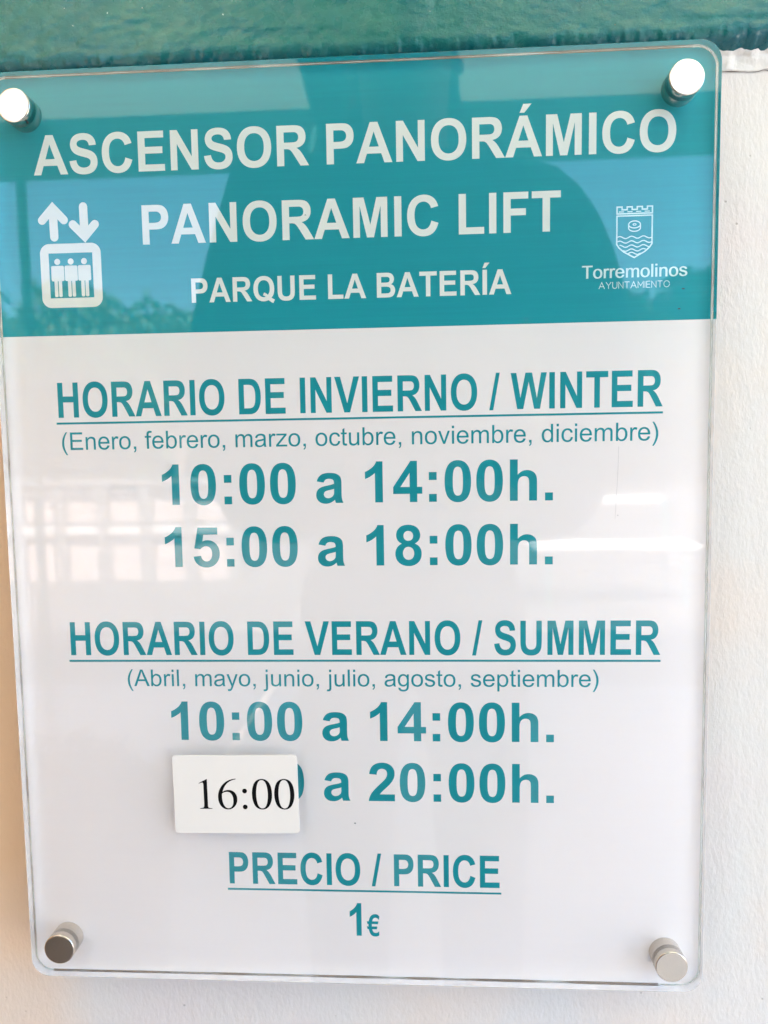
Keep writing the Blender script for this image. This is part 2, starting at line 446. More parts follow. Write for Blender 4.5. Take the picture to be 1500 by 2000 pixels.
GR = {
'(': (682, '479,-431 ~330,-243 227,9 ~124,261 124,531 ~124,769 201,987 ~291,1240 479,1491 608,1491 ~487,1283 448,1194 ~387,1056 352,906 ~309,719 309,530 ~309,49 608,-431'),
',': (569, '182,0 182,205 387,205 387,0 ~387,-113 347,-182.5 ~307,-252 220,-290 170,-213 ~227,-188 254,-139.5 ~281,-91 284,0'),
'E': (1366, '162,0 162,1466 1222,1466 1222,1293 356,1293 356,844 1167,844 1167,672 356,672 356,173 1256,173 1256,0'),
'A': (1366, '-3,0 560,1466 769,1466 1369,0 1148,0 977,444 364,444 203,0|420,602 917,602 764,1008 ~694,1193 660,1312 ~632,1171 581,1032'),
'T': (1251, '531,0 531,1293 48,1293 48,1466 1210,1466 1210,1293 725,1293 725,0'),
'n': (1139, _n),
'u': (1139, xform(_n, lambda x, y: (1133 - x, 1062 - y))),
'e': (1139, '862,342 1048,319 ~1004,156 885,66 ~766,-24 581,-24 ~348,-24 211.5,119.5 ~75,263 75,522 ~75,790 213,938 ~351,1086 571,1086 ~784,1086 919,941 ~1054,796 1054,533 1053,485 261,485 ~271,310 360,217 ~449,124 582,124 ~681,124 751,176 ~821,228 862,342|271,633 864,633 ~852,767 796,834 ~710,938 573,938 ~449,938 364.5,855 ~280,772 271,633'),
'r': (682, '133,0 133,1062 295,1062 295,901 ~357,1014 409.5,1050 ~462,1086 525,1086 ~616,1086 710,1028 648,861 ~582,900 516,900 ~457,900 410,864.5 ~363,829 343,766 ~313,670 313,556 313,0'),
'o': (1139, '68,531 ~68,826 232,968 ~369,1086 566,1086 ~785,1086 924,942.5 ~1063,799 1063,546 ~1063,341 1001.5,223.5 ~940,106 822.5,41 ~705,-24 566,-24 ~343,-24 205.5,119 ~68,262 68,531|253,531 ~253,327 342,225.5 ~431,124 566,124 ~700,124 789,226 ~878,328 878,537 ~878,734 788.5,835.5 ~699,937 566,937 ~431,937 342,836 ~253,735 253,531'),
'f': (569, '178,0 178,922 19,922 19,1062 178,1062 178,1175 ~178,1282 197,1334 ~223,1404 288.5,1447.5 ~354,1491 472,1491 ~548,1491 640,1473 613,1316 ~557,1326 507,1326 ~425,1326 391,1291 ~357,1256 357,1160 357,1062 564,1062 564,922 357,922 357,0'),
'b': (1139, _b),
'd': (1139, xform(_b, lambda x, y: (1127 - x, y))),
'p': (1139, xform(_b, lambda x, y: (x, 1062 - y))),
'm': (1706, '135,0 135,1062 296,1062 296,913 ~346,991 429,1038.5 ~512,1086 618,1086 ~736,1086 811.5,1037 ~887,988 918,900 ~1044,1086 1246,1086 ~1404,1086 1489,998.5 ~1574,911 1574,729 1574,0 1395,0 1395,669 ~1395,777 1377.5,824.5 ~1360,872 1314,901 ~1268,930 1206,930 ~1094,930 1020,855.5 ~946,781 946,617 946,0 766,0 766,690 ~766,810 722,870 ~678,930 578,930 ~502,930 437.5,890 ~373,850 344,773 ~315,696 315,551 315,0'),
'a': (1139, '828,131 ~728,46 635.5,11 ~543,-24 437,-24 ~262,-24 168,61.5 ~74,147 74,280 ~74,358 109.5,422.5 ~145,487 202.5,526 ~260,565 332,585 ~385,599 492,612 ~710,638 813,674 814,721 ~814,831 763,876 ~694,937 558,937 ~431,937 370.5,892.5 ~310,848 281,735 105,759 ~129,872 184,941.5 ~239,1011 343,1048.5 ~447,1086 584,1086 ~720,1086 805,1054 ~890,1022 930,973.5 ~970,925 986,851 ~995,805 995,685 995,445 ~995,194 1006.5,127.5 ~1018,61 1052,0 864,0 ~836,56 828,131|813,533 ~715,493 519,465 ~408,449 362,429 ~316,409 291,370.5 ~266,332 266,285 ~266,213 320.5,165 ~375,117 480,117 ~584,117 665,162.5 ~746,208 784,287 ~813,348 813,467'),
'z': (1024, '40,0 40,146 716,922 ~601,916 513,916 80,916 80,1062 948,1062 948,943 373,269 262,146 ~383,155 489,155 980,155 980,0'),
'c': (1024, '828,389 1005,366 ~976,183 856.5,79.5 ~737,-24 563,-24 ~345,-24 212.5,118.5 ~80,261 80,527 ~80,699 137,828 ~194,957 310.5,1021.5 ~427,1086 564,1086 ~737,1086 847,998.5 ~957,911 988,750 813,723 ~788,830 724.5,884 ~661,938 571,938 ~435,938 350,840.5 ~265,743 265,532 ~265,318 347,221 ~429,124 561,124 ~667,124 738,189 ~809,254 828,389'),
't': (569, '528,161 554,2 ~478,-14 418,-14 ~320,-14 266,17 ~212,48 190,98.5 ~168,149 168,311 168,922 36,922 36,1062 168,1062 168,1325 347,1433 347,1062 528,1062 528,922 347,922 347,301 ~347,224 356.5,202 ~366,180 387.5,167 ~409,154 449,154 ~479,154 528,161'),
'v': (1024, '430,0 26,1062 216,1062 444,426 ~481,323 512,212 ~536,296 579,414 815,1062 1000,1062 598,0'),
'i': (455, '136,1259 136,1466 316,1466 316,1259|136,0 136,1062 316,1062 316,0'),
'l': (455, '131,0 131,1466 311,1466 311,0'),
'j': (455, '134,1258 134,1466 314,1466 314,1258|-94,-412 -60,-259 ~-6,-273 25,-273 ~80,-273 107,-236.5 ~134,-200 134,-54 134,1062 314,1062 314,-58 ~314,-254 263,-331 ~198,-431 47,-431 ~-26,-431 -94,-412'),
'y': (1024, '127,-409 107,-240 ~166,-256 210,-256 ~270,-256 306,-236 ~342,-216 365,-180 ~382,-153 420,-46 436,-2 33,1062 227,1062 448,447 ~491,330 525,201 ~556,325 599,443 826,1062 1006,1062 602,-18 ~537,-193 501,-259 ~453,-348 391,-389.5 ~329,-431 243,-431 ~191,-431 127,-409'),
'g': (1139, '102,-88 277,-114 ~288,-195 338,-232 ~405,-282 521,-282 ~646,-282 714,-232 ~782,-182 806,-92 ~820,-37 819,139 ~701,0 525,0 ~306,0 186,158 ~66,316 66,537 ~66,689 121,817.5 ~176,946 280.5,1016 ~385,1086 526,1086 ~714,1086 836,934 836,1062 1002,1062 1002,144 ~1002,-104 951.5,-207.5 ~901,-311 791.5,-371 ~682,-431 522,-431 ~332,-431 215,-345.5 ~98,-260 102,-88|251,550 ~251,341 334,245 ~417,149 542,149 ~666,149 750,244.5 ~834,340 834,544 ~834,739 747.5,838 ~661,937 539,937 ~419,937 335,839.5 ~251,742 251,550'),
's': (1024, '63,317 241,345 ~256,238 324.5,181 ~393,124 516,124 ~640,124 700,174.5 ~760,225 760,293 ~760,354 707,389 ~670,413 523,450 ~325,500 248.5,536.5 ~172,573 132.5,637.5 ~93,702 93,780 ~93,851 125.5,911.5 ~158,972 214,1012 ~256,1043 328.5,1064.5 ~401,1086 484,1086 ~609,1086 703.5,1050 ~798,1014 843,952.5 ~888,891 905,788 729,764 ~717,846 659.5,892 ~602,938 497,938 ~373,938 320,897 ~267,856 267,801 ~267,766 289,738 ~311,709 358,690 ~385,680 517,644 ~708,593 783.5,560.5 ~859,528 902,466 ~945,404 945,312 ~945,222 892.5,142.5 ~840,63 741,19.5 ~642,-24 517,-24 ~310,-24 201.5,62 ~93,148 63,317'),
' ': (569, ''),
}
GR[')'] = (682, xform(GR['('][1], lambda x, y: (682 - x, y)))
GR[';'] = GR[',']
GT = {   # serif numerals, 1000 units to the em
'1': (500, '118,0 118,15 ~173,18 192,28 ~213,40 213,92 213,546 ~213,595 186,595 ~172,595 146,585 111,571 111,585 291,676 299,674 299,76 ~299,38 314,28 ~334,16 394,15 394,0'),
'6': (500, '446,684 448,668 ~318,646 240,566 ~170,492 143,388 ~205,428 275,428 ~362,428 415,370 ~468,312 468,222 ~468,130 412,62 ~350,-14 252,-14 ~150,-14 90,70 ~34,150 34,262 ~34,430 160,562 ~268,672 446,684|129,350 ~124,310 124,262 ~126,160 165,84 ~202,14 262,14 ~312,14 345,60 ~378,108 378,189 ~378,280 340,335 ~303,386 240,386 ~186,384 129,350'),
'0': (500, '24,330 ~24,440 62,540 ~115,676 254,676 ~385,676 440,545 ~476,455 476,337 ~476,215 437,125 ~380,-14 250,-14 ~112,-14 58,125 ~24,215 24,330|120,325 ~120,460 150,552 ~182,650 250,650 ~315,650 350,556 ~380,465 380,330 ~380,200 350,108 ~318,12 250,12 ~184,12 150,103 ~120,195 120,325'),
}
_dot = ' '.join(('%.1f,%.1f' % (139 + 55 * math.cos(k * PI / 8), 55 * math.sin(k * PI / 8))) for k in range(16))
GT[':'] = (278, xform(_dot, lambda x, y: (x, y + 44)) + '|' + xform(_dot, lambda x, y: (x, y + 404)))


def outline(s):
    out = []
    for c in s.split('|'):
        P = []
        for t in c.split():
            a, b = t.lstrip('~').split(',')
            P.append((t[0] == '~', float(a), float(b)))
        if not P:
            continue
        pts, n, i = [], len(P), 0
        while i < n:
            off, x, y = P[i]
            if not off:
                pts.append((x, y))
            else:
                x0, y0 = pts[-1]
                q = P[(i + 1) % n]
                x2, y2 = q[1], q[2]
                for k in range(1, 7):
                    u = k / 7
                    pts.append(((1 - u) ** 2 * x0 + 2 * u * (1 - u) * x + u * u * x2, (1 - u) ** 2 * y0 + 2 * u * (1 - u) * y + u * u * y2))
            i += 1
        if len(pts) > 2 and pts[0] == pts[-1]:
            pts.pop()
        out.append(pts)
    return out


def area(p):
    return sum(p[i - 1][0] * p[i][1] - p[i][0] * p[i - 1][1] for i in range(len(p))) / 2


def inside(pt, poly):
    x, y = pt
    r_ = False
    for i in range(len(poly)):
        x1, y1 = poly[i - 1]
        x2, y2 = poly[i]
        if (y1 > y) != (y2 > y) and x < (x2 - x1) * (y - y1) / (y2 - y1) + x1:
            r_ = not r_
    return r_


def fill(contours):
    """triangulate outers with their holes -> verts2d, tris"""
    depth = [sum(inside(c[0], d) for d in contours if d is not c) for c in contours]
    V, F = [], []
    for c, dp in zip(contours, depth):
        if dp % 2:
            continue
        holes = [d for d, dq in zip(contours, depth) if dq % 2 and inside(d[0], c)]
        loops = [c] + holes
        flat = [p for l in loops for p in l]
        tris = tessellate_polygon([[Vector((x, y, 0)) for x, y in l] for l in loops])
        n = len(V)
        V += flat
        for a, b, d in tris:
            q = [flat[a], flat[b], flat[d]]
            if area(q) < 0:
                a, b = b, a
            F.append((a + n, b + n, d + n))
    return V, F


def text(name, s, G, x0, x1, z, cap, y, m, parent, label=None, unit=1466.0, spread=0.0):
    """set a line between x0 and x1 (mm) on baseline z (mm) with cap height cap (mm)"""
    items, pen = [], 0.0
    for ch in s:
        adv, o_ = G[ch]
        items.append((pen, outline(o_)))
        pen += adv + spread
    xs = [p + x for p, cs in items for c in cs for x, _ in c]
    a, b = min(xs), max(xs)
    sx, sz = (x1 - x0) / (b - a), cap / unit
    V, F = [], []
    for p, cs in items:
        if not cs:
            continue
        v, f = fill(cs)
        n = len(V)
        V += [((x0 + (p + x - a) * sx) / 1000, y, (z + h * sz) / 1000) for x, h in v]
        F += [tuple(i + n for i in t) for t in f]
    print('TEXT %-30s x/z scale %.3f' % (s, sx / sz))
    return link(name, mesh(name, V, F), m, parent, label)


STEP = 5e-6


class Strokes:
    """flat print drawn with round-ended strokes; each stroke lies a hair above the last"""
    def __init__(s, y):
        s.V, s.F, s.y = [], [], y

    def poly(s, pts, holes=()):
        v, f = fill([list(pts)] + [list(h) for h in holes])
        n = len(s.V)
        s.V += [(x / 1000, s.y, z / 1000) for x, z in v]
        s.F += [tuple(i + n for i in t) for t in f]
        s.y -= STEP

    def line(s, pts, wd, closed=False, round_=True):
        r_ = wd / 2
        P = [Vector(p) for p in pts]
        n = len(P)
        L, Rr = [], []
        for i in range(n):
            pv = P[i - 1] if (i or closed) else None
            nx = P[(i + 1) % n] if (i < n - 1 or closed) else None
            d1 = (P[i] - pv).normalized() if pv is not None else (nx - P[i]).normalized()
            d2 = (nx - P[i]).normalized() if nx is not None else d1
            nn = Vector((-(d1 + d2).y, (d1 + d2).x)).normalized()
            k = r_ / max(0.4, nn.dot(Vector((-d1.y, d1.x))))
            L.append(P[i] + nn * k)
            Rr.append(P[i] - nn * k)
        if closed:
            s.poly(L, [Rr]) if abs(area(L)) > abs(area(Rr)) else s.poly(Rr, [L])
            return
        def cap_(c, d):
            a0 = math.atan2(d.y, d.x)
            return [c + Vector((math.cos(a0 + PI / 2 - PI * k / 8), math.sin(a0 + PI / 2 - PI * k / 8))) * r_ for k in range(1, 8)] if round_ else []
        ring = L + cap_(P[-1], (P[-1] - P[-2]).normalized()) + Rr[::-1] + cap_(P[0], (P[0] - P[1]).normalized())
        s.poly(ring)

    def disc(s, x, z, r_, n=24, rz=None):
        s.poly([(x + r_ * math.cos(2 * PI * k / n), z + (rz or r_) * math.sin(2 * PI * k / n)) for k in range(n)])

    def build(s, name, m, parent, label=None):
        return link(name, mesh(name, s.V, s.F), m, parent, label)


# ------------------------------------------------------------------ the wall
WALL_Y = 0.0290
FACE_Y = WALL_Y - 0.0105
wall = empty('plaster_wall', (0, WALL_Y, 0), 'white rough plastered wall with a teal painted band, behind the sign', 'wall')


def wbox(name, c, d, m, label=None, bev=0.0):
    b = MB()
    b.box((c[0], c[1] - WALL_Y, c[2]), d, 0, bev)
    return b.build(name, m, wall, label)


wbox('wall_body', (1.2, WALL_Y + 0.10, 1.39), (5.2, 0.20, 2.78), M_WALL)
Z0 = SIGN_Z


def grid_part(name, X, Z, Y, m, label=None, attr=None, smooth=True):
    nx, nz = len(X), len(Z)
    XX, ZZ = np.meshgrid(X, Z)
    V = np.stack([XX.ravel(), Y.ravel() - WALL_Y, ZZ.ravel() + Z0], 1)
    i = np.arange((nz - 1) * (nx - 1))
    r_, c_ = i // (nx - 1), i % (nx - 1)
    a = r_ * nx + c_
    F = np.stack([a, a + 1, a + nx + 1, a + nx], 1)
    me = mesh(name, V.tolist(), F.tolist(), smooth)
    if attr is not None:
        at = me.attributes.new('edge', 'FLOAT', 'POINT')
        at.data.foreach_set('value', attr.ravel().astype(np.float32))
    return link(name, me, m, wall, label)


X = np.arange(-0.30, 0.3201, 0.0008)
Z = np.arange(0.2535, 0.3301, 0.0008)
XX, ZZ = np.meshgrid(X, Z)
zb = 0.2685 + 0.0008 * vnoise(XX * 25, XX * 0, 3)
ze = 0.2560
tt = np.clip((zb - ZZ) / (zb - ze), 0, 1)
prof = 0.0105 * np.sqrt(np.clip(1 - tt ** 2.2, 0, 1))
rag = 0.0009 * vnoise(XX * 130, ZZ * 90, 5) + 0.0009 * vnoise(XX * 420, ZZ * 200, 6)
prof = prof - np.clip(tt * 1.6 - 0.9, 0, 1) * 0.002 + tt * rag * 0.9
lay = vnoise(XX * 9, ZZ * 42, 11) + 0.45 * vnoise(XX * 34, ZZ * 110, 12) + 0.18 * vnoise(XX * 120, ZZ * 260, 13)
step = 1 / (1 + np.exp(-(lay - 0.12) * 22))
relief = 0.00038 * step + 0.00022 * vnoise(XX * 60, ZZ * 150, 14) + 0.00012 * vnoise(XX * 190, ZZ * 380, 15)
Y = WALL_Y - prof - relief * (1 - tt * 0.3)
edge = np.clip(tt * 1.7 - 0.05 + 0.25 * vnoise(XX * 120, ZZ * 160, 8), 0, 1)
grid_part('painted_band', X, Z, Y, M_BAND, 'teal band of thick layered paint with a ragged lower edge', edge)
wbox('band_body', (1.2, WALL_Y - 0.0046, Z0 + 0.330 + 0.20), (5.2, 0.0092, 0.40), M_BAND)
wbox('band_body', (-0.85, WALL_Y - 0.0046, Z0 + 0.2935), (1.1, 0.0092, 0.072), M_BAND)
wbox('band_body', (2.06, WALL_Y - 0.0046, Z0 + 0.2935), (3.48, 0.0092, 0.072), M_BAND)

# raised lip of white paint under the band
X = np.arange(-0.60, 0.9, 0.0007)
Zs = np.linspace(0, 1, 26)
TT, XX = np.meshgrid(Zs, X, indexing='ij')
top = 0.2572 + 0.0014 * np.abs(vnoise(XX * 105, XX * 0, 21)) + 0.0009 * vnoise(XX * 300, XX * 0, 22) + 0.0006
bot = 0.2478 + 0.0007 * vnoise(XX * 90, XX * 0, 23) + 0.0005 * vnoise(XX * 260, XX * 0, 24) - 0.0018 * np.clip(vnoise(XX * 45, XX * 0, 28) - 0.55, 0, 1) * 3
ZZ = bot + (top - bot) * TT
h = 0.0010 * np.clip(TT * 24, 0, 1) + 0.0016 * TT + 0.0022 * np.clip((TT - 0.62) / 0.38, 0, 1) * np.sqrt(np.clip(1 - ((TT - 0.86) / 0.15) ** 2, 0.0, 1))
h = h * np.clip((1 - TT) * 20, 0, 1) + 0.0006 * vnoise(XX * 240, ZZ * 240, 25) * np.clip(TT * 12, 0, 1)
V = np.stack([XX.ravel(), -h.ravel() - 0.0001, ZZ.ravel() + Z0], 1)
nx = len(X)
i = np.arange((len(Zs) - 1) * (nx - 1))
a = (i // (nx - 1)) * nx + i % (nx - 1)
F = np.stack([a, a + 1, a + nx + 1, a + nx], 1)
link('paint_lip', mesh('paint_lip', V.tolist(), F.tolist(), True), M_LIP, wall, 'thick white paint lip scalloped under the teal band')
# hairline crack with grime below the lip
V, F = [], []
xs = np.arange(0.19, 0.30, 0.0006)
bz = 0.2478 + 0.0007 * vnoise(xs * 90, xs * 0, 23) + 0.0005 * vnoise(xs * 260, xs * 0, 24) - 0.0018 * np.clip(vnoise(xs * 45, xs * 0, 28) - 0.55, 0, 1) * 3
tw = 0.00022 * np.clip(0.6 + vnoise(xs * 150, xs * 0, 31), 0.05, 2)
for x, z, t in zip(xs, bz, tw):
    V += [(x, -0.0004, Z0 + z - t), (x, -0.0004, Z0 + z + 0.0004)]
for k in range(len(xs) - 1):
    F.append((2 * k, 2 * k + 2, 2 * k + 3, 2 * k + 1))
link('crack', mesh('crack', V, F), M_GRIME, wall, 'hairline crack below the white paint lip')


def blobs(name, spots, m, label, kind=None, sz=(0.0006, 0.0018)):
    b = MB()
    for (x, y, z) in spots:
        r0 = random.uniform(*sz)
        bm = bmesh.new()
        bmesh.ops.create_icosphere(bm, subdivisions=1, radius=1)
        s_ = Vector((r0 * random.uniform(0.8, 1.6), r0 * 0.5, r0 * random.uniform(0.5, 1.1)))
        a0 = random.uniform(-0.8, 0.8)
        for v in bm.verts:
            p = Vector((v.co.x * s_.x, v.co.y * s_.y, v.co.z * s_.z)) * random.uniform(0.75, 1.25)
            v.co = Matrix.Rotation(a0, 3, 'Y') @ p + Vector((x, y - WALL_Y, z + Z0))
        b.add([v.co for v in bm.verts], [[v.index for v in f.verts] for f in bm.faces])
        bm.free()
    return b.build(name, m, wall, label, smooth=True, kind=kind)


fl = [(-0.147 + random.gauss(0, .005), FACE_Y + 0.0012, 0.2695 + random.gauss(0, .0012)) for _ in range(9)]
fl += [(0.006 + random.gauss(0, .006), FACE_Y + 0.0016, 0.2678 + random.gauss(0, .001)) for _ in range(6)]
fl += [(random.uniform(-0.16, 0.05), FACE_Y - 0.0001, random.uniform(0.278, 0.298)) for _ in range(14)]
fl += [(random.uniform(0.0, 0.20), FACE_Y + 0.0012, random.uniform(0.2655, 0.2705)) for _ in range(30)]
blobs('paint_fleck', fl, M_FLECK, 'pale paint flecks along the band', 'stuff', (0.0002, 0.0005))
blobs('bare_patch', [(0.132 + k * 0.0035, FACE_Y + 0.0007, 0.2695 + random.gauss(0, .0003)) for k in range(4)], M_RUST, 'chip of bare orange plaster on the band', None, (0.0012, 0.0017))
blobs('bare_patch', [(0.163, FACE_Y + 0.0008, 0.2705), (0.1655, FACE_Y + 0.0008, 0.2707)], M_RUST, 'small orange chip near the corner of the sign', None, (0.0010, 0.0014))

# ------------------------------------------------------------------ the sign
SW, SH, ST = 0.3792 / 2, 0.25, 0.0109
RC = 0.0105
sign = empty('information_sign', (0, 0, SIGN_Z), 'acrylic lift timetable sign with teal header, fixed by four steel studs to the wall', 'sign')
e = 0.00035
full = rrect(-SW, SW, -SH, SH, RC)
ins = rrect(-SW + e, SW - e, -SH + e, SH - e, RC - e)
V, F = slab([(ins, 0.0), (full, e), (full, ST - e), (ins, ST)])
link('acrylic_panel', mesh('acrylic_panel', V, F), M_ACRYL, sign, 'thick clear acrylic front plate with rounded corners')
PY = ST - 0.0016          # print plane: the print is bonded inside the plate, just before its back face
m_ = 0.0007
pr = rrect(-SW + m_, SW - m_, -SH + m_, SH - m_, RC - m_)
outer = rrect(-SW + 1e-4, SW - 1e-4, -SH + 1e-4, SH - 1e-4, RC - 1e-4)
V, F = slab([(outer, PY + 0.0002), (outer, PY + 0.0010)])
link('backing_sheet', mesh('backing_sheet', V, F), M_MARGIN, sign, 'weathered margin of the backing board at the sign edge')


def flat(name, pts, y, m, label=None):
    v, f = fill([pts])
    return link(name, mesh(name, [(x, y, z) for x, z in v], f), m, sign, label)


flat('printed_sheet', pr, PY + 0.00015, M_WHITE, 'plain white printed sheet')
HZ = 0.1148
hd = [(x, z) for x, z in rrect(-SW + m_, SW - m_, -SH, SH - m_, RC - m_) if z > 0] + [(-SW + m_, HZ), (SW - m_, HZ)]
flat('header_panel', hd, PY + 0.0001, M_TEAL, 'teal header with white lettering')
LY = PY + 0.00005
text('lettering', 'ASCENSOR PANORÁMICO', GB, -166.7, 169.9, 199.4, 20.45, LY, M_PALE, sign, 'large white Spanish lift heading')
text('lettering', 'PANORAMIC LIFT', GB, -108.9, 112.1, 161.6, 20.45, LY, M_PALE, sign, 'white English lift heading')
text('lettering', 'PARQUE LA BATERÍA', GB, -83.5, 86.7, 130.4, 12.8, LY, M_PALE, sign, 'white park name in the header')
text('lettering', 'HORARIO DE INVIERNO / WINTER', GB, -160.05, 165.3, 70.5, 19.0, LY, M_INK, sign, 'teal winter hours heading')
text('lettering', '(Enero, febrero, marzo, octubre, noviembre, diciembre)', GR, -158.9, 163.3, 52.8, 9.6, LY, M_INK, sign, 'small teal winter months')
text('lettering', '10:00 a 14:00h.', GB, -103.8, 108.6, 21.8, 22.1, LY, M_INK, sign, 'large teal winter morning hours')
text('lettering', '15:00 a 18:00h.', GB, -103.5, 108.6, -12.7, 22.1, LY, M_INK, sign, 'large teal winter afternoon hours')
text('lettering', 'HORARIO DE VERANO / SUMMER', GB, -159.8, 166.0, -62.4, 18.9, LY, M_INK, sign, 'teal summer hours heading')
text('lettering', '(Abril, mayo, junio, julio, agosto, septiembre)', GR, -127.9, 133.4, -80.2, 9.5, LY, M_INK, sign, 'small teal summer months')
text('lettering', '10:00 a 14:00h.', GB, -103.8, 109.5, -111.2, 22.1, LY, M_INK, sign, 'large teal summer morning hours')
text('lettering', '15:00 a 20:00h.', GB, -103.6, 109.6, -145.8, 22.1, LY, M_INK, sign, 'large teal summer evening hours, start covered by the label')
text('lettering', 'PRECIO / PRICE', GB, -73.5, 79.7, -195.4, 18.7, LY, M_INK, sign, 'teal price heading')
text('lettering', '1', GB, -5.0, 1.7, -225.2, 19.3, LY, M_INK, sign, 'teal figure one of the price')
text('lettering', '€', GB, 4.7, 11.9, -225.3, 12.9, LY, M_INK, sign, 'small teal euro mark')
for (a, b, za, zb_) in ((-161.4, 165.5, 66.9, 67.9), (-161.0, 166.2, -66.1, -65.1), (-74.7, 80.6, -199.1, -198.1)):
    t = 0.55
    flat('underline', [(a / 1000, (za - t + 0.45) / 1000), (b / 1000, (za - t + 0.45) / 1000), (b / 1000, (za + t + 0.45) / 1000), (a / 1000, (za + t + 0.45) / 1000)], LY, M_INK)

# lift pictogram
s = Strokes(LY)
s.poly(rrect(-165.7, -132.2, 129.7, 163.5, 5.2), [[(-161.0, 134.8), (-136.9, 134.8), (-136.9, 158.5), (-161.0, 158.5)]])
s.line([(-157.3, 167.0), (-157.5, 181.5)], 4.6)
s.line([(-163.6, 175.9), (-157.55, 182.2), (-151.6, 175.8)], 4.5)
s.line([(-140.7, 182.4), (-140.6, 167.8)], 4.6)
s.line([(-146.8, 173.3), (-140.5, 166.9), (-134.7, 173.1)], 4.5)
for cx in (-156.4, -148.95, -141.6):
    s.disc(cx, 154.0, 1.65)
    s.poly(rrect(cx - 3.55, cx + 3.55, 143.8, 151.9, 0.8, 4))
    for sg in (-1, 1):
        s.poly(rrect(cx + sg * 1.15 - 0.95, cx + sg * 1.15 + 0.95, 135.4, 144.4, 0.7, 4))
s.build('lift_pictogram', M_PALE, sign, 'white pictogram of three people in a lift with up and down arrows')

# town crest
s = Strokes(LY)
x0, x1 = 140.75, 158.6
lw = 0.72
cr = [(x0, 169.2), (x0, 172.6)]
nb = 4
bw = (x1 - x0) / 7.0
for k in range(nb):
    a = x0 + k * 2 * bw
    cr += [(a, 172.6), (a + bw, 172.6)]
    if k < nb - 1:
        cr += [(a + bw, 171.2), (a + 2 * bw, 171.2)]
cr += [(x1, 169.2)]
pts = []
for q in cr:
    if not pts or (Vector(q) - Vector(pts[-1])).length > 1e-6:
        pts.append(q)
s.line(pts, lw, closed=True)
for k in range(4):
    a = x0 + 0.9 + k * 4.35
    s.line([(a, 170.15), (a + 2.6, 170.15)], 0.5, round_=False)
s.line([(x0, 168.1), (x1, 168.1), (x1, 153.9), (x1 - 1.2, 152.1), (x1 - 3.6, 150.0), ((x0 + x1) / 2, 147.1), (x0 + 3.6, 150.0), (x0 + 1.2, 152.1), (x0, 153.9)], lw, closed=True)
cxm = (x0 + x1) / 2
el = lambda cx, cz, rx, rz, a0, a1, n=20: [(cx + rx * math.cos(R(a0 + (a1 - a0) * k / n)), cz + rz * math.sin(R(a0 + (a1 - a0) * k / n))) for k in range(n + 1)]
s.line(el(cxm, 163.7, 3.0, 1.75, 0, 360, 28)[:-1], 0.55, closed=True)
s.line([(cxm - 3.0, 163.6)] + el(cxm, 162.0, 3.0, 1.75, 180, 360) + [(cxm + 3.0, 163.6)], 0.55)
s.line(el(cxm, 163.7, 0.8, 0.45, 0, 360, 12)[:-1], 0.4, closed=True)
for k, (zz, sh) in enumerate(((157.3, 0), (155.0, 0), (152.9, 1.1), (150.9, 2.9), (149.2, 5.4))):
    a, b = x0 + 0.5 + sh, x1 - 0.5 - sh
    s.line([(a + (b - a) * j / 40, zz + 0.55 * math.sin((a + (b - a) * j / 40 - x0) * 2 * PI / 6.0)) for j in range(41)], 0.55)
s.build('town_crest', M_CREST, sign, 'pale outlined shield crest with crown and waves')
text('lettering', 'Torremolinos', GR, 123.1, 176.5, 137.05, 6.55, LY, M_CREST, sign, 'pale town name below the crest')
text('lettering', 'Torremolinos', GR, 123.35, 176.75, 137.1, 6.55, LY - 0.00001, M_CREST, sign, 'pale town name below the crest')
s = Strokes(LY)
thin = {'A': [[(0, 0), (.45, 1), (.9, 0)], [(.16, .33), (.74, .33)]], 'Y': [[(0, 1), (.4, .48), (.8, 1)], [(.4, .48), (.4, 0)]],
        'U': [[(0, 1), (0, .33), (.08, .1), (.27, 0), (.45, 0), (.64, .1), (.72, .33), (.72, 1)]],
        'N': [[(0, 0), (0, 1), (.72, 0), (.72, 1)]], 'T': [[(0, 1), (.72, 1)], [(.36, 1), (.36, 0)]],
        'M': [[(0, 0), (0, 1), (.43, .3), (.86, 1), (.86, 0)]], 'I': [[(0, 0), (0, 1)]],
        'E': [[(.55, 1), (0, 1), (0, 0), (.55, 0)], [(0, .52), (.5, .52)]],
        'O': [el(.46, .5, .46, .5, 0, 360, 16)]}
wid = {'A': .9, 'Y': .8, 'U': .72, 'N': .72, 'T': .72, 'M': .86, 'I': .0, 'E': .55, 'O': .92}
word = 'AYUNTAMIENTO'
gap = 0.27
tot = sum(wid[c] for c in word) + gap * (len(word) - 1)
k_ = 35.9 / tot
pen = 131.9
for c in word:
    for st in thin[c]:
        s.line([(pen + x * k_, 131.75 + z * 3.15) for x, z in st], 0.33)
    pen += (wid[c] + gap) * k_
s.build('fine_lettering', M_CREST, sign, 'thin pale capitals below the town name')
b = MB()
for x, z, r0 in ((172.6, 129.2, .55), (170.7, 119.3, .6), (-0.3, -155.6, .55), (141, 14, .3), (-20, 172, .3)):
    v = [(x / 1000 + r0 / 1000 * (1.7 if z > 100 else 1) * math.cos(k) * random.uniform(.7, 1.2), -0.00006, z / 1000 + r0 / 1000 * .6 * math.sin(k) * random.uniform(.7, 1.2)) for k in np.linspace(0, 2 * PI, 9)[:-1]]
    b.add(v, [tuple(range(8))])
b.build('dirt_speck', mat('dirt', srgb(60, 78, 80), 0.7), sign, 'small dark specks on the acrylic', kind='stuff')
b = MB()
b.tube([(0.1412, 0.00000, 0.050), (0.1407, 0.00000, 0.033), (0.1396, 0.00000, 0.012)], 0.00007, 4)
b.build('scratch', mat('scratch_grey', srgb(190, 186, 188), 0.6), sign, 'hairline scratch down the right of the white panel')
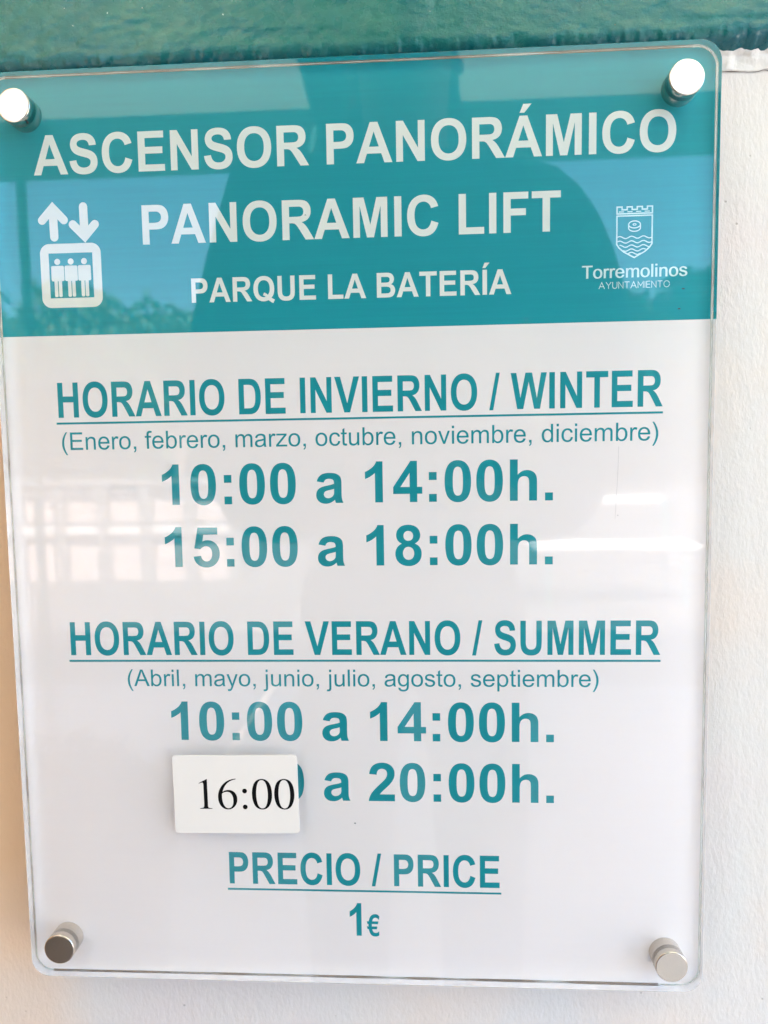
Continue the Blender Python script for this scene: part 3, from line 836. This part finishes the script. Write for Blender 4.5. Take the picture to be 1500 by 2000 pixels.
# grime caught in the seam along the top and bottom edges
for (zc, th, sg, xa, xb) in ((SH - 0.00045, 0.00022, 1, -SW + 0.01, SW - 0.012), (-SH + 0.00045, 0.00030, -1, -SW + 0.010, SW - 0.022), (0, 0, 0, 0, 0)):
    if not sg:
        continue
    V, F = [], []
    xs = np.arange(xa, xb, 0.001)
    tw = th * np.clip(0.85 + 0.7 * vnoise(xs * 55, xs * 0, 40 + sg), 0.08, 2)
    for x, t in zip(xs, tw):
        V += [(x, PY + 0.00007, zc - t), (x, PY + 0.00007, zc + t)]
    for k in range(len(xs) - 1):
        F.append((2 * k, 2 * k + 2, 2 * k + 3, 2 * k + 1))
    link('seam_grime', mesh('seam_grime', V, F), M_SEAM, sign, 'dark dirt line in the seam at the %s edge' % ('top' if sg > 0 else 'bottom'))

# standoff studs: cap on the front, barrel through the plate to the wall
CH, CR = 0.0062, 0.0086
prof = [(0.0004, -CH), (CR - 0.0005, -CH), (CR - 0.00015, -CH + 0.00012), (CR, -CH + 0.00045), (CR, -0.0001)]
V, F = lathe_y(prof)
cap_me = mesh('stud_cap', V, F)
cap_me.polygons.foreach_set('use_smooth', [abs(p.normal.y) < 0.5 for p in cap_me.polygons])
V, F = lathe_y([(CR - 0.0001, -0.0001), (CR - 0.0001, PY + 0.0001)])
col_me = mesh('stud_collar', V, F, False)
V, F = lathe_y([(CR - 0.0006, PY + 0.0001), (CR - 0.0006, WALL_Y - 0.0002)])
bar_me = mesh('stud_barrel', V, F, False)
for x, z, lab, tilt in ((-169.3, 230.0, 'top left stud, cap glowing warm cream', (0.0, 0.0)), (170.4, 229.2, 'top right stud, bright cap', (0.0, 0.0)),
                        (-169.4, -228.9, 'bottom left stud, cap dark brown', (0, 0)), (170.6, -230.8, 'bottom right stud, pale grey cap', (0, 0))):
    c = link('standoff_stud', cap_me, M_METAL, sign, lab, loc=(x / 1000, 0, z / 1000))
    link('stud_collar', col_me, M_METAL, c)
    link('stud_barrel', bar_me, M_METAL, c)
    if x < 0 < z:
        V, F = lathe_y([(0.0006, 0), (0.0006, 0.0008)], 10)
        h_ = link('grub_screw_hole', mesh('grub_screw_hole', V, F), M_DARK, c, loc=(0.0052, -0.0030, -0.0071))
        h_.rotation_euler = Vector((0.59, 0, -0.81)).to_track_quat('Y', 'X').to_euler()

# paper label stuck over the summer afternoon hour
lab = empty('paper_label', (-0.0665, 0, SIGN_Z - 0.1394), 'small white rounded label reading 16:00, stuck on the sign over an old hour', 'label')
lw2, lh2 = 0.0350, 0.0224
V, F = slab([(rrect(-lw2, lw2, -lh2, lh2, 0.0022, 8), -0.0008), (rrect(-lw2, lw2, -lh2, lh2, 0.0022, 8), -0.0001)])
card = link('label_card', mesh('label_card', V, F), M_CARD, lab)
t_ = text('time_lettering', '16:00', GT, -87.1 + 66.5, -33.6 + 66.5, -147.7 + 139.4, 17.2, -0.00083, M_BLACK, lab, unit=676)
lab.rotation_euler = (0, R(-0.6), 0)

# ------------------------------------------------------------------ what the sign faces: ground, awning, bench, parapet, trees
M_GROUND = mat('paving', (0.36, 0.33, 0.30, 1), 0.85)
nt_, N_, L_, B_ = nodes(M_GROUND)
L_.new(ramp(nt_, noise(nt_, objco(nt_), 2.2, 6), [(0.35, (0.055, 0.05, 0.045)), (0.65, (0.08, 0.075, 0.07))]), B_.inputs['Base Color'])
bump(nt_, noise(nt_, objco(nt_), 40, 5), 0.3, 0.01, B_)
link('ground', mesh('ground', [(-120, -160, 0), (120, -160, 0), (120, 40, 0), (-120, 40, 0)], [(0, 1, 2, 3)]), M_GROUND, None, kind='structure')

M_APRON = mat('concrete_apron', (0.40, 0.37, 0.33, 1), 0.85)
nt_, N_, L_, B_ = nodes(M_APRON)
L_.new(ramp(nt_, noise(nt_, objco(nt_), 6, 6), [(0.35, (0.52, 0.43, 0.35)), (0.65, (0.60, 0.51, 0.43))]), B_.inputs['Base Color'])
b = MB()
b.box((1.0, -1.5, -0.03), (9, 3.06, 0.10), 0, 0.01)
o = b.build('pavement', M_APRON, None, kind='structure')

M_OCHRE = mat('ochre_render', (0.66, 0.37, 0.15, 1), 0.85)
nt_, N_, L_, B_ = nodes(M_OCHRE)
L_.new(ramp(nt_, noise(nt_, objco(nt_), 5, 6), [(0.3, (0.62, 0.33, 0.12)), (0.7, (0.72, 0.42, 0.19))]), B_.inputs['Base Color'])
pil = empty('added_side_wall', (-0.95, -0.5, 0.02), 'unseen ochre rendered side wall, added left of the sign to warm the light', 'wall')  # out of view, added to throw warm bounce onto the wall's left side
b = MB()
b.box((0, 0, 1.3), (0.2, 1.0, 2.6), 0, 0.01)
b.build('wall_body', M_OCHRE, pil)
b = MB()
b.box((0, 0, 2.63), (0.26, 1.06, 0.05), 0, 0.005)
b.build('coping', M_LIP, pil)

M_STEEL = mat('painted_steel', srgb(70, 116, 112), 0.4)
M_FAB = bpy.data.materials.new('awning_fabric')
M_FAB.use_nodes = True
nt_ = M_FAB.node_tree
nt_.nodes.clear()
df, tl, mx, ou = (nt_.nodes.new(k) for k in ('ShaderNodeBsdfDiffuse', 'ShaderNodeBsdfTranslucent', 'ShaderNodeMixShader', 'ShaderNodeOutputMaterial'))
df.inputs[0].default_value = (0.60, 0.55, 0.44, 1)
tl.inputs[0].default_value = (0.26, 0.26, 0.20, 1)
mx.inputs[0].default_value = 0.5
nt_.links.new(df.outputs[0], mx.inputs[1])
nt_.links.new(tl.outputs[0], mx.inputs[2])
nt_.links.new(mx.outputs[0], ou.inputs[0])
AY, AZ = -2.6, 2.48
aw = empty('awning', (0.0, -1.3, 0), 'cream fabric awning on a teal steel frame in front of the wall', 'awning')


def apart(name, c, d, m, bev=0.004, label=None):
    b = MB()
    b.box((c[0], c[1] + 1.3, c[2]), d, 0, bev)
    return b.build(name, m, aw, label)


apart('front_beam', (0.2, AY, 2.455), (4.9, 0.07, 0.22), M_STEEL)
for px in (-1.64, 1.24):
    apart('post', (px, AY, 2.343 / 2), (0.032, 0.032, 2.343), M_STEEL)
apart('wall_beam', (0.2, 0.0 - 0.01, 2.72), (4.9, 0.06, 0.08), M_STEEL)
for px, wd in ((-2.2, 0.06), (-0.12, 0.5), (2.6, 0.06)):
    b = MB()
    b.box((0, 0, 0), (wd, 2.50, 0.05), 0, 0.004)
    o = b.build('rafter', M_STEEL, aw)
    o.location = (px, -0.03, 2.60)
    o.rotation_euler = (R(5.6), 0, 0)
for xa, xb in ((-2.17, -0.38), (0.14, 2.57)):
    V, F = [], []
    n1, n2 = 24, 24
    for thk in (0.0, 0.002):
        for j in range(n2 + 1):
            for k in range(n1 + 1):
                u, v = k / n1, j / n2
                sag = -0.03 * math.sin(PI * u) * math.sin(PI * v)
                V.append((xa + (xb - xa) * u, 1.3 + (-0.03) + (AY + 0.03) * v, 2.70 + (AZ + 0.09 - 2.70) * v + sag + thk))
    for j in range(n2):
        for k in range(n1):
            a = j * (n1 + 1) + k
            F.append((a, a + 1, a + n1 + 2, a + n1 + 1))
    me = mesh('fabric_panel', V[:(n1 + 1) * (n2 + 1)], F, True)
    link('fabric_panel', me, M_FAB, aw)

M_BENCH = mat('white_enamel', (0.62, 0.61, 0.60, 1), 0.35)
bench = empty('park_bench', (1.48, -5.05, 0), 'white bench with one back rail, in the sun facing the sign wall', 'bench')
for k in range(4):
    b = MB()
    b.box((0, 0.16 - k * 0.12, 0.45), (1.25, 0.10, 0.03), 0, 0.005)
    b.build('slat', M_BENCH, bench)
for k in range(1):
    b = MB()
    b.box((0, -0.30, 0.78), (0.95, 0.025, 0.07), 0, 0.005)
    b.build('slat', M_BENCH, bench)
for sx in (-0.5, 0.5):
    b = MB()
    b.tube([(sx, 0.18, 0), (sx, 0.18, 0.42)], 0.02)
    b.tube([(sx, -0.24, 0), (sx, -0.24, 0.42), (sx, -0.30, 0.80)], 0.02)
    b.build('leg', M_STEEL, bench)

M_PINK = mat('pink_render', (0.46, 0.37, 0.34, 1), 0.7)
M_LEDGE = mat('ledge_paint', (0.55, 0.52, 0.50, 1), 0.7)
par = empty('parapet_wall', (-3.0, -6.2, 0), 'low sunlit parapet wall of pink panels between grey piers, facing the sign', 'wall')
for k in range(7):
    b = MB()
    b.box((-1.26 + k * 0.42, 0, 0.46), (0.12, 0.24, 0.92), 0, 0.008)
    b.build('pier', mat('pier_grey', (0.16, 0.15, 0.14, 1), 0.7) if k == 0 else bpy.data.materials['pier_grey'], par)
for k in range(6):
    b = MB()
    b.box((-1.05 + k * 0.42, -0.02, 0.72), (0.298, 0.12, 0.30), 0, 0.004)
    b.build('panel', M_PINK, par)
    b = MB()
    b.box((-1.05 + k * 0.42, 0.02, 0.49), (0.298, 0.18, 0.07), 0, 0.004)
    b.build('ledge', M_LEDGE, par)
    b = MB()
    b.box((-1.05 + k * 0.42, -0.02, 0.22), (0.298, 0.12, 0.44), 0, 0.004)
    b.build('panel', M_PINK, par)
b = MB()
b.box((0, 0, 0.95), (2.76, 0.28, 0.05), 0, 0.006)
b.build('coping', bpy.data.materials['pier_grey'], par)


# ------------------------------------------------------------------ the photographer, seen only as a reflection
M_SKIN = mat('skin', (0.36, 0.21, 0.15, 1), 0.5)
M_SHIRT = mat('shirt_navy', (0.03, 0.045, 0.07, 1), 0.8)
M_JEANS = mat('trousers_dark', (0.045, 0.05, 0.065, 1), 0.85)
M_HAIR = mat('hair_brown', (0.05, 0.03, 0.02, 1), 0.6)
M_SHOE = mat('shoe_brown', (0.12, 0.07, 0.04, 1), 0.5)
M_EYE = mat('eye', (0.75, 0.74, 0.72, 1), 0.2)
man = empty('person', (0.02, -0.72, 0.02), 'person in navy jacket and dark trousers holding up a phone to the sign', 'person')


def skinned(chains, sub=2):
    """chains: lists of (x, y, z, rx, ry); first vertex of a later chain joins the first chain when it coincides"""
    V, E, Rr = [], [], []
    idx = {}
    for ch in chains:
        prev = None
        for (x, y, z, ra, rb) in ch:
            key = (round(x, 4), round(y, 4), round(z, 4))
            if key not in idx:
                idx[key] = len(V)
                V.append((x, y, z))
                Rr.append((ra, rb))
            if prev is not None:
                E.append((prev, idx[key]))
            prev = idx[key]
    me = bpy.data.meshes.new('tmp')
    me.from_pydata(V, E, [])
    o = bpy.data.objects.new('tmp', me)
    col.objects.link(o)
    o.modifiers.new('s', 'SKIN').use_smooth_shade = True
    for v, r_ in zip(me.skin_vertices[0].data, Rr):
        v.radius = r_
    me.skin_vertices[0].data[0].use_root = True
    sm = o.modifiers.new('d', 'SUBSURF')
    sm.levels = sm.render_levels = sub
    dg = bpy.context.evaluated_depsgraph_get()
    dg.update()
    ev = bpy.data.meshes.new_from_object(o.evaluated_get(dg))
    vs = [v.co.copy() for v in ev.vertices]
    fs = [tuple(p.vertices) for p in ev.polygons]
    bpy.data.objects.remove(o)
    return vs, fs


PX, PY_ = 0.02, -0.72
phx = CX - 0.02 - PX          # phone centre relative to the person
hz = SIGN_Z + CZ - 0.055
hy = CY - 0.006 - PY_
core = [(0, -.01, .97, .15, .11), (0, -.01, 1.12, .138, .105), (0, 0, 1.32, .165, .115), (0, 0, 1.44, .12, .09), (0, .01, 1.55, .056, .056),
        (0, .02, 1.62, .065, .075), (0, .035, 1.70, .078, .092), (0, .02, 1.775, .062, .072)]
body = MB()
chains = [core]
for sx in (-1, 1):
    wx = phx + sx * 0.085
    chains.append([core[3], (sx * .20, 0, 1.475, .066, .066), (sx * .295, .02, 1.22, .045, .045), (sx * .20, hy - .16, hz - .03, .036, .036), (wx, hy - .055, hz - .025, .027, .024), (phx + sx * .062, hy - .022, hz, .030, .018)])
    chains.append([core[0], (sx * .095, -.01, .88, .088, .09), (sx * .105, .02, .50, .058, .06), (sx * .11, -.02, .10, .042, .045), (sx * .12, .10, .045, .036, .03)])
v, f = skinned(chains)
body.add(v, f)
for sx in (-1, 1):
    for k in range(4):      # fingers wrap behind the phone, tips bent round its back edge
        z = hz + 0.032 - k * 0.021
        ln = (0.9, 1.0, 0.93, 0.75)[k]
        v, f = skinned([[(phx + sx * .060, hy - .020, z * .5 + hz * .5, .0095, .0095), (phx + sx * .052, hy - .006, z, .0088, .0088), (phx + sx * (.052 - .012 * ln), hy - .002 + .001, z + .003, .008, .008), (phx + sx * (.052 - .028 * ln), hy - .003, z + .004, .007, .007)]], 1)
        body.add(v, f)
    v, f = skinned([[(phx + sx * .060, hy - .026, hz + .01, .011, .011), (phx + sx * .046, hy - .032, hz + .03, .0098, .0098), (phx + sx * .030, hy - .026, hz + .045, .0085, .0085)]], 1)
    body.add(v, f)
# ears and nose grow out of the head
for sx in (-1, 1):
    v, f = skinned([[(sx * .070, .02, 1.69, .012, .02), (sx * .083, .012, 1.705, .008, .018)]], 1)
    body.add(v, f)
v, f = skinned([[(0, .115, 1.72, .010, .010), (0, .135, 1.69, .013, .012), (0, .118, 1.68, .012, .010)]], 1)
body.add(v, f)
body.build('body', M_SKIN, man, smooth=True)
up = [(a, b_, c, d * 1.12 + .008, e_ * 1.12 + .008) for a, b_, c, d, e_ in core[:4]]
up[0] = (*up[0][:3], .20, .13)
up[1] = (*up[1][:3], .21, .13)
up.append((0, .005, 1.52, .085, .08))
up.append((0, .012, 1.59, .072, .075))
ch = [up]
for sx in (-1, 1):
    wx = phx + sx * 0.085
    ch.append([up[3], (sx * .21, 0, 1.50, .10, .10), (sx * .285, .02, 1.22, .070, .070), (sx * .20, hy - .16, hz - .03, .052, .052), ((wx * .8 + sx * .20 * .2), hy - .078, hz - .027, .042, .040)])
v, f = skinned(ch)
b = MB(); b.add(v, f); b.build('jacket', M_SHIRT, man, smooth=True)
ch = [[(0, -.01, 1.03, .168, .130), (0, -.01, .93, .165, .130)]]
for sx in (-1, 1):
    ch.append([ch[0][1], (sx * .098, -.01, .84, .100, .10), (sx * .107, .02, .50, .075, .078), (sx * .11, -.02, .10, .062, .064)])
v, f = skinned(ch)
b = MB(); b.add(v, f); b.build('trousers', M_JEANS, man, smooth=True)
v, f = skinned([[(0, .005, 1.745, .086, .088), (0, .0, 1.785, .070, .080)], [(0, .005, 1.745, .086, .088), (0, -.05, 1.68, .062, .05)]])
b = MB(); b.add(v, f); b.build('hair', M_HAIR, man, smooth=True)
for sx in (-1, 1):
    V, F = lathe_y([(.002, .008), (.008, .005), (.011, 0), (.002, -.008)], 12)
    link('eye', mesh('eye', V, F, True), M_EYE, man, loc=(sx * .030, .110, 1.722))
    v, f = skinned([[(sx * .12, -.05, .045, .045, .045), (sx * .125, .06, .045, .048, .042), (sx * .13, .15, .035, .042, .032)]])
    b = MB(); b.add(v, f); b.build('shoe', M_SHOE, man, smooth=True)
V, F = lathe_y([(.002, .002), (.022, .001), (.024, -.004)], 16)
mo = link('mouth', mesh('mouth', V, F, True), mat('lips', (0.35, 0.13, 0.11, 1), 0.5), man, loc=(0, .106, 1.652))
mo.scale = (1, 1, .22)
phone = empty('phone', (CX - 0.02, CY - 0.0065, hz), 'black phone held upright in front of the sign', 'phone')
b = MB(); b.box((0, 0, 0), (0.074, 0.008, 0.155), 0, 0.003); b.build('phone_body', mat('phone_black', (0.015, 0.015, 0.018, 1), 0.25), phone)
b = MB(); b.box((0, -0.0042, 0), (0.068, 0.0006, 0.146)); b.build('screen', mat('screen_glass', (0.02, 0.02, 0.025, 1), 0.1), phone)
V, F = lathe_y([(.005, .0055), (.006, .0053), (.006, .004)], 20)
link('lens', mesh('lens', V, F), M_DARK, phone, loc=(0.020, 0, 0.055))

pot = empty('added_planter', (-0.58, -0.64, 0.02), 'dark brown tub with a low shrub, added left of the person to darken a stud reflection', 'added_planter')  # added out of view so the bottom left stud cap reflects something dark
b = MB()
b.tube([(0, 0, 0), (0, 0, 0.03), (0, 0, 0.50), (0, 0, 0.55), (0, 0, 0.56)], [0.17, 0.18, 0.22, 0.24, 0.23], 32)
b.build('pot', mat('brown_glaze', (0.15, 0.105, 0.075, 1), 0.5), pot, smooth=False)
V, F = [], []
rp = random.Random(4)
for _ in range(900):
    d = Vector((rp.gauss(0, 1), rp.gauss(0, 1), abs(rp.gauss(0, .8)))).normalized() * 0.21 * rp.uniform(.5, 1.0)
    q = Vector((0, 0, .56)) + Vector((d.x, d.y, d.z * .6))
    u = Vector((rp.gauss(0, 1), rp.gauss(0, 1), rp.gauss(0, 1))).normalized()
    t = u.orthogonal().normalized()
    n = len(V)
    V += [q - u * .035, q + t * .014, q + u * .035, q - t * .014]
    F.append((n, n + 1, n + 2, n + 3))
link('foliage', mesh('foliage', V, F), mat('shrub_leaf', (0.05, 0.07, 0.03, 1), 0.5), pot)

# trees on the far side
M_LEAF = mat('foliage', (0.06, 0.10, 0.035, 1), 0.6)
nt_, N_, L_, B_ = nodes(M_LEAF)
L_.new(ramp(nt_, noise(nt_, objco(nt_), 1.3, 3), [(0.35, (0.035, 0.065, 0.02)), (0.65, (0.09, 0.13, 0.045))]), B_.inputs['Base Color'])
M_BARK = mat('bark', (0.16, 0.12, 0.09, 1), 0.9)


def tree_meshes(seed):
    rnd = random.Random(seed)
    b = MB()
    H = 6.2
    b.tube([(0, 0, 0), (0.08, 0.02, 1.2), (-0.05, 0.05, 2.6), (0.05, 0, 4.4)], [0.26, 0.2, 0.16, 0.06], 10)
    cl = []
    for k in range(9):
        a = k * 2.4 + rnd.uniform(-.3, .3)
        z1 = rnd.uniform(3.0, 6.2)
        r1 = rnd.uniform(0.9, 2.1) * (1.15 - abs(z1 - 4.4) / 4)
        p = (r1 * math.cos(a), r1 * math.sin(a), z1)
        z0 = rnd.uniform(1.8, 3.2)
        b.tube([(0, 0, z0), (p[0] * .5, p[1] * .5, (z0 + z1) / 2 + .1), p], [0.09, 0.06, 0.02], 6)
        cl.append((p, rnd.uniform(0.8, 1.25)))
    cl.append(((0, 0, H), 1.0))
    V, F = [], []
    for (c, r_) in cl:
        for _ in range(330):
            d = Vector((rnd.gauss(0, 1), rnd.gauss(0, 1), rnd.gauss(0, 1))).normalized() * r_ * rnd.uniform(.45, 1.05) ** .6
            q = Vector(c) + Vector((d.x, d.y, d.z * .8))
            u = Vector((rnd.gauss(0, 1), rnd.gauss(0, 1), rnd.gauss(0, 1))).normalized()
            t = u.orthogonal().normalized()
            s1, s2 = rnd.uniform(.07, .14), rnd.uniform(.05, .09)
            n = len(V)
            V += [q - u * s1, q + t * s2, q + u * s1, q - t * s2]
            F.append((n, n + 1, n + 2, n + 3))
    return mesh('trunk', b.v, b.f, True), mesh('crown', V, F)


TM = [tree_meshes(k) for k in (1, 2, 3)]
tx = [(-24, 1.05), (-18.5, .92), (-13.2, 1.0), (-8.4, .8), (-3.6, 1.0), (1.2, .9), (6.0, .85), (10.5, .95), (15.5, 1.0), (21, 1.1)]
words = ['leftmost', 'second from the left', 'third from the left', 'fourth from the left', 'fifth from the left', 'fifth from the right', 'fourth from the right', 'third from the right', 'second from the right', 'rightmost']
for k, (x, s_) in enumerate(tx):
    t = empty('tree', (x, -24 - (k % 3) * 1.2, 0), 'bushy green tree, %s in the far row across the square' % words[k], 'tree', 'trees in the far row')
    t.scale = (s_ * 1.35, s_ * 1.35, s_ * 1.15)
    t.rotation_euler = (0, 0, k * 1.1)
    tm, cm = TM[k % 3]
    link('trunk', tm, M_BARK, t)
    link('crown', cm, M_LEAF, t)

hedge = empty('hedge', (0, -29.5, 0), 'tall dense dark green hedge closing the far side of the square behind the trees', 'hedge')
b = MB()
b.box((0, 0, 3.6), (110, 2.4, 7.2), 0, 0.15)
b.build('inner_mass', mat('hedge_shade', (0.02, 0.035, 0.012, 1), 0.9), hedge)
rh = np.random.default_rng(5)
n_ = 26000
px_ = rh.uniform(-55, 55, n_)
pz_ = rh.uniform(0.0, 1.0, n_) * (7.9 + 0.9 * vnoise(px_ * 0.45, px_ * 0, 71) + 0.5 * vnoise(px_ * 1.6, px_ * 0, 72))
c_ = np.stack([px_, 1.25 + rh.uniform(-.25, .35, n_), pz_], 1)
u_ = rh.normal(size=(n_, 3)); u_ /= np.linalg.norm(u_, axis=1)[:, None]
t_ = np.cross(u_, rh.normal(size=(n_, 3))); t_ /= np.linalg.norm(t_, axis=1)[:, None]
q_ = np.stack([c_ - u_ * .22, c_ + t_ * .12, c_ + u_ * .22, c_ - t_ * .12], 1).reshape(-1, 3)
link('leaves', mesh('leaves', q_.tolist(), np.arange(n_ * 4).reshape(-1, 4).tolist()), M_LEAF, hedge, kind='stuff')
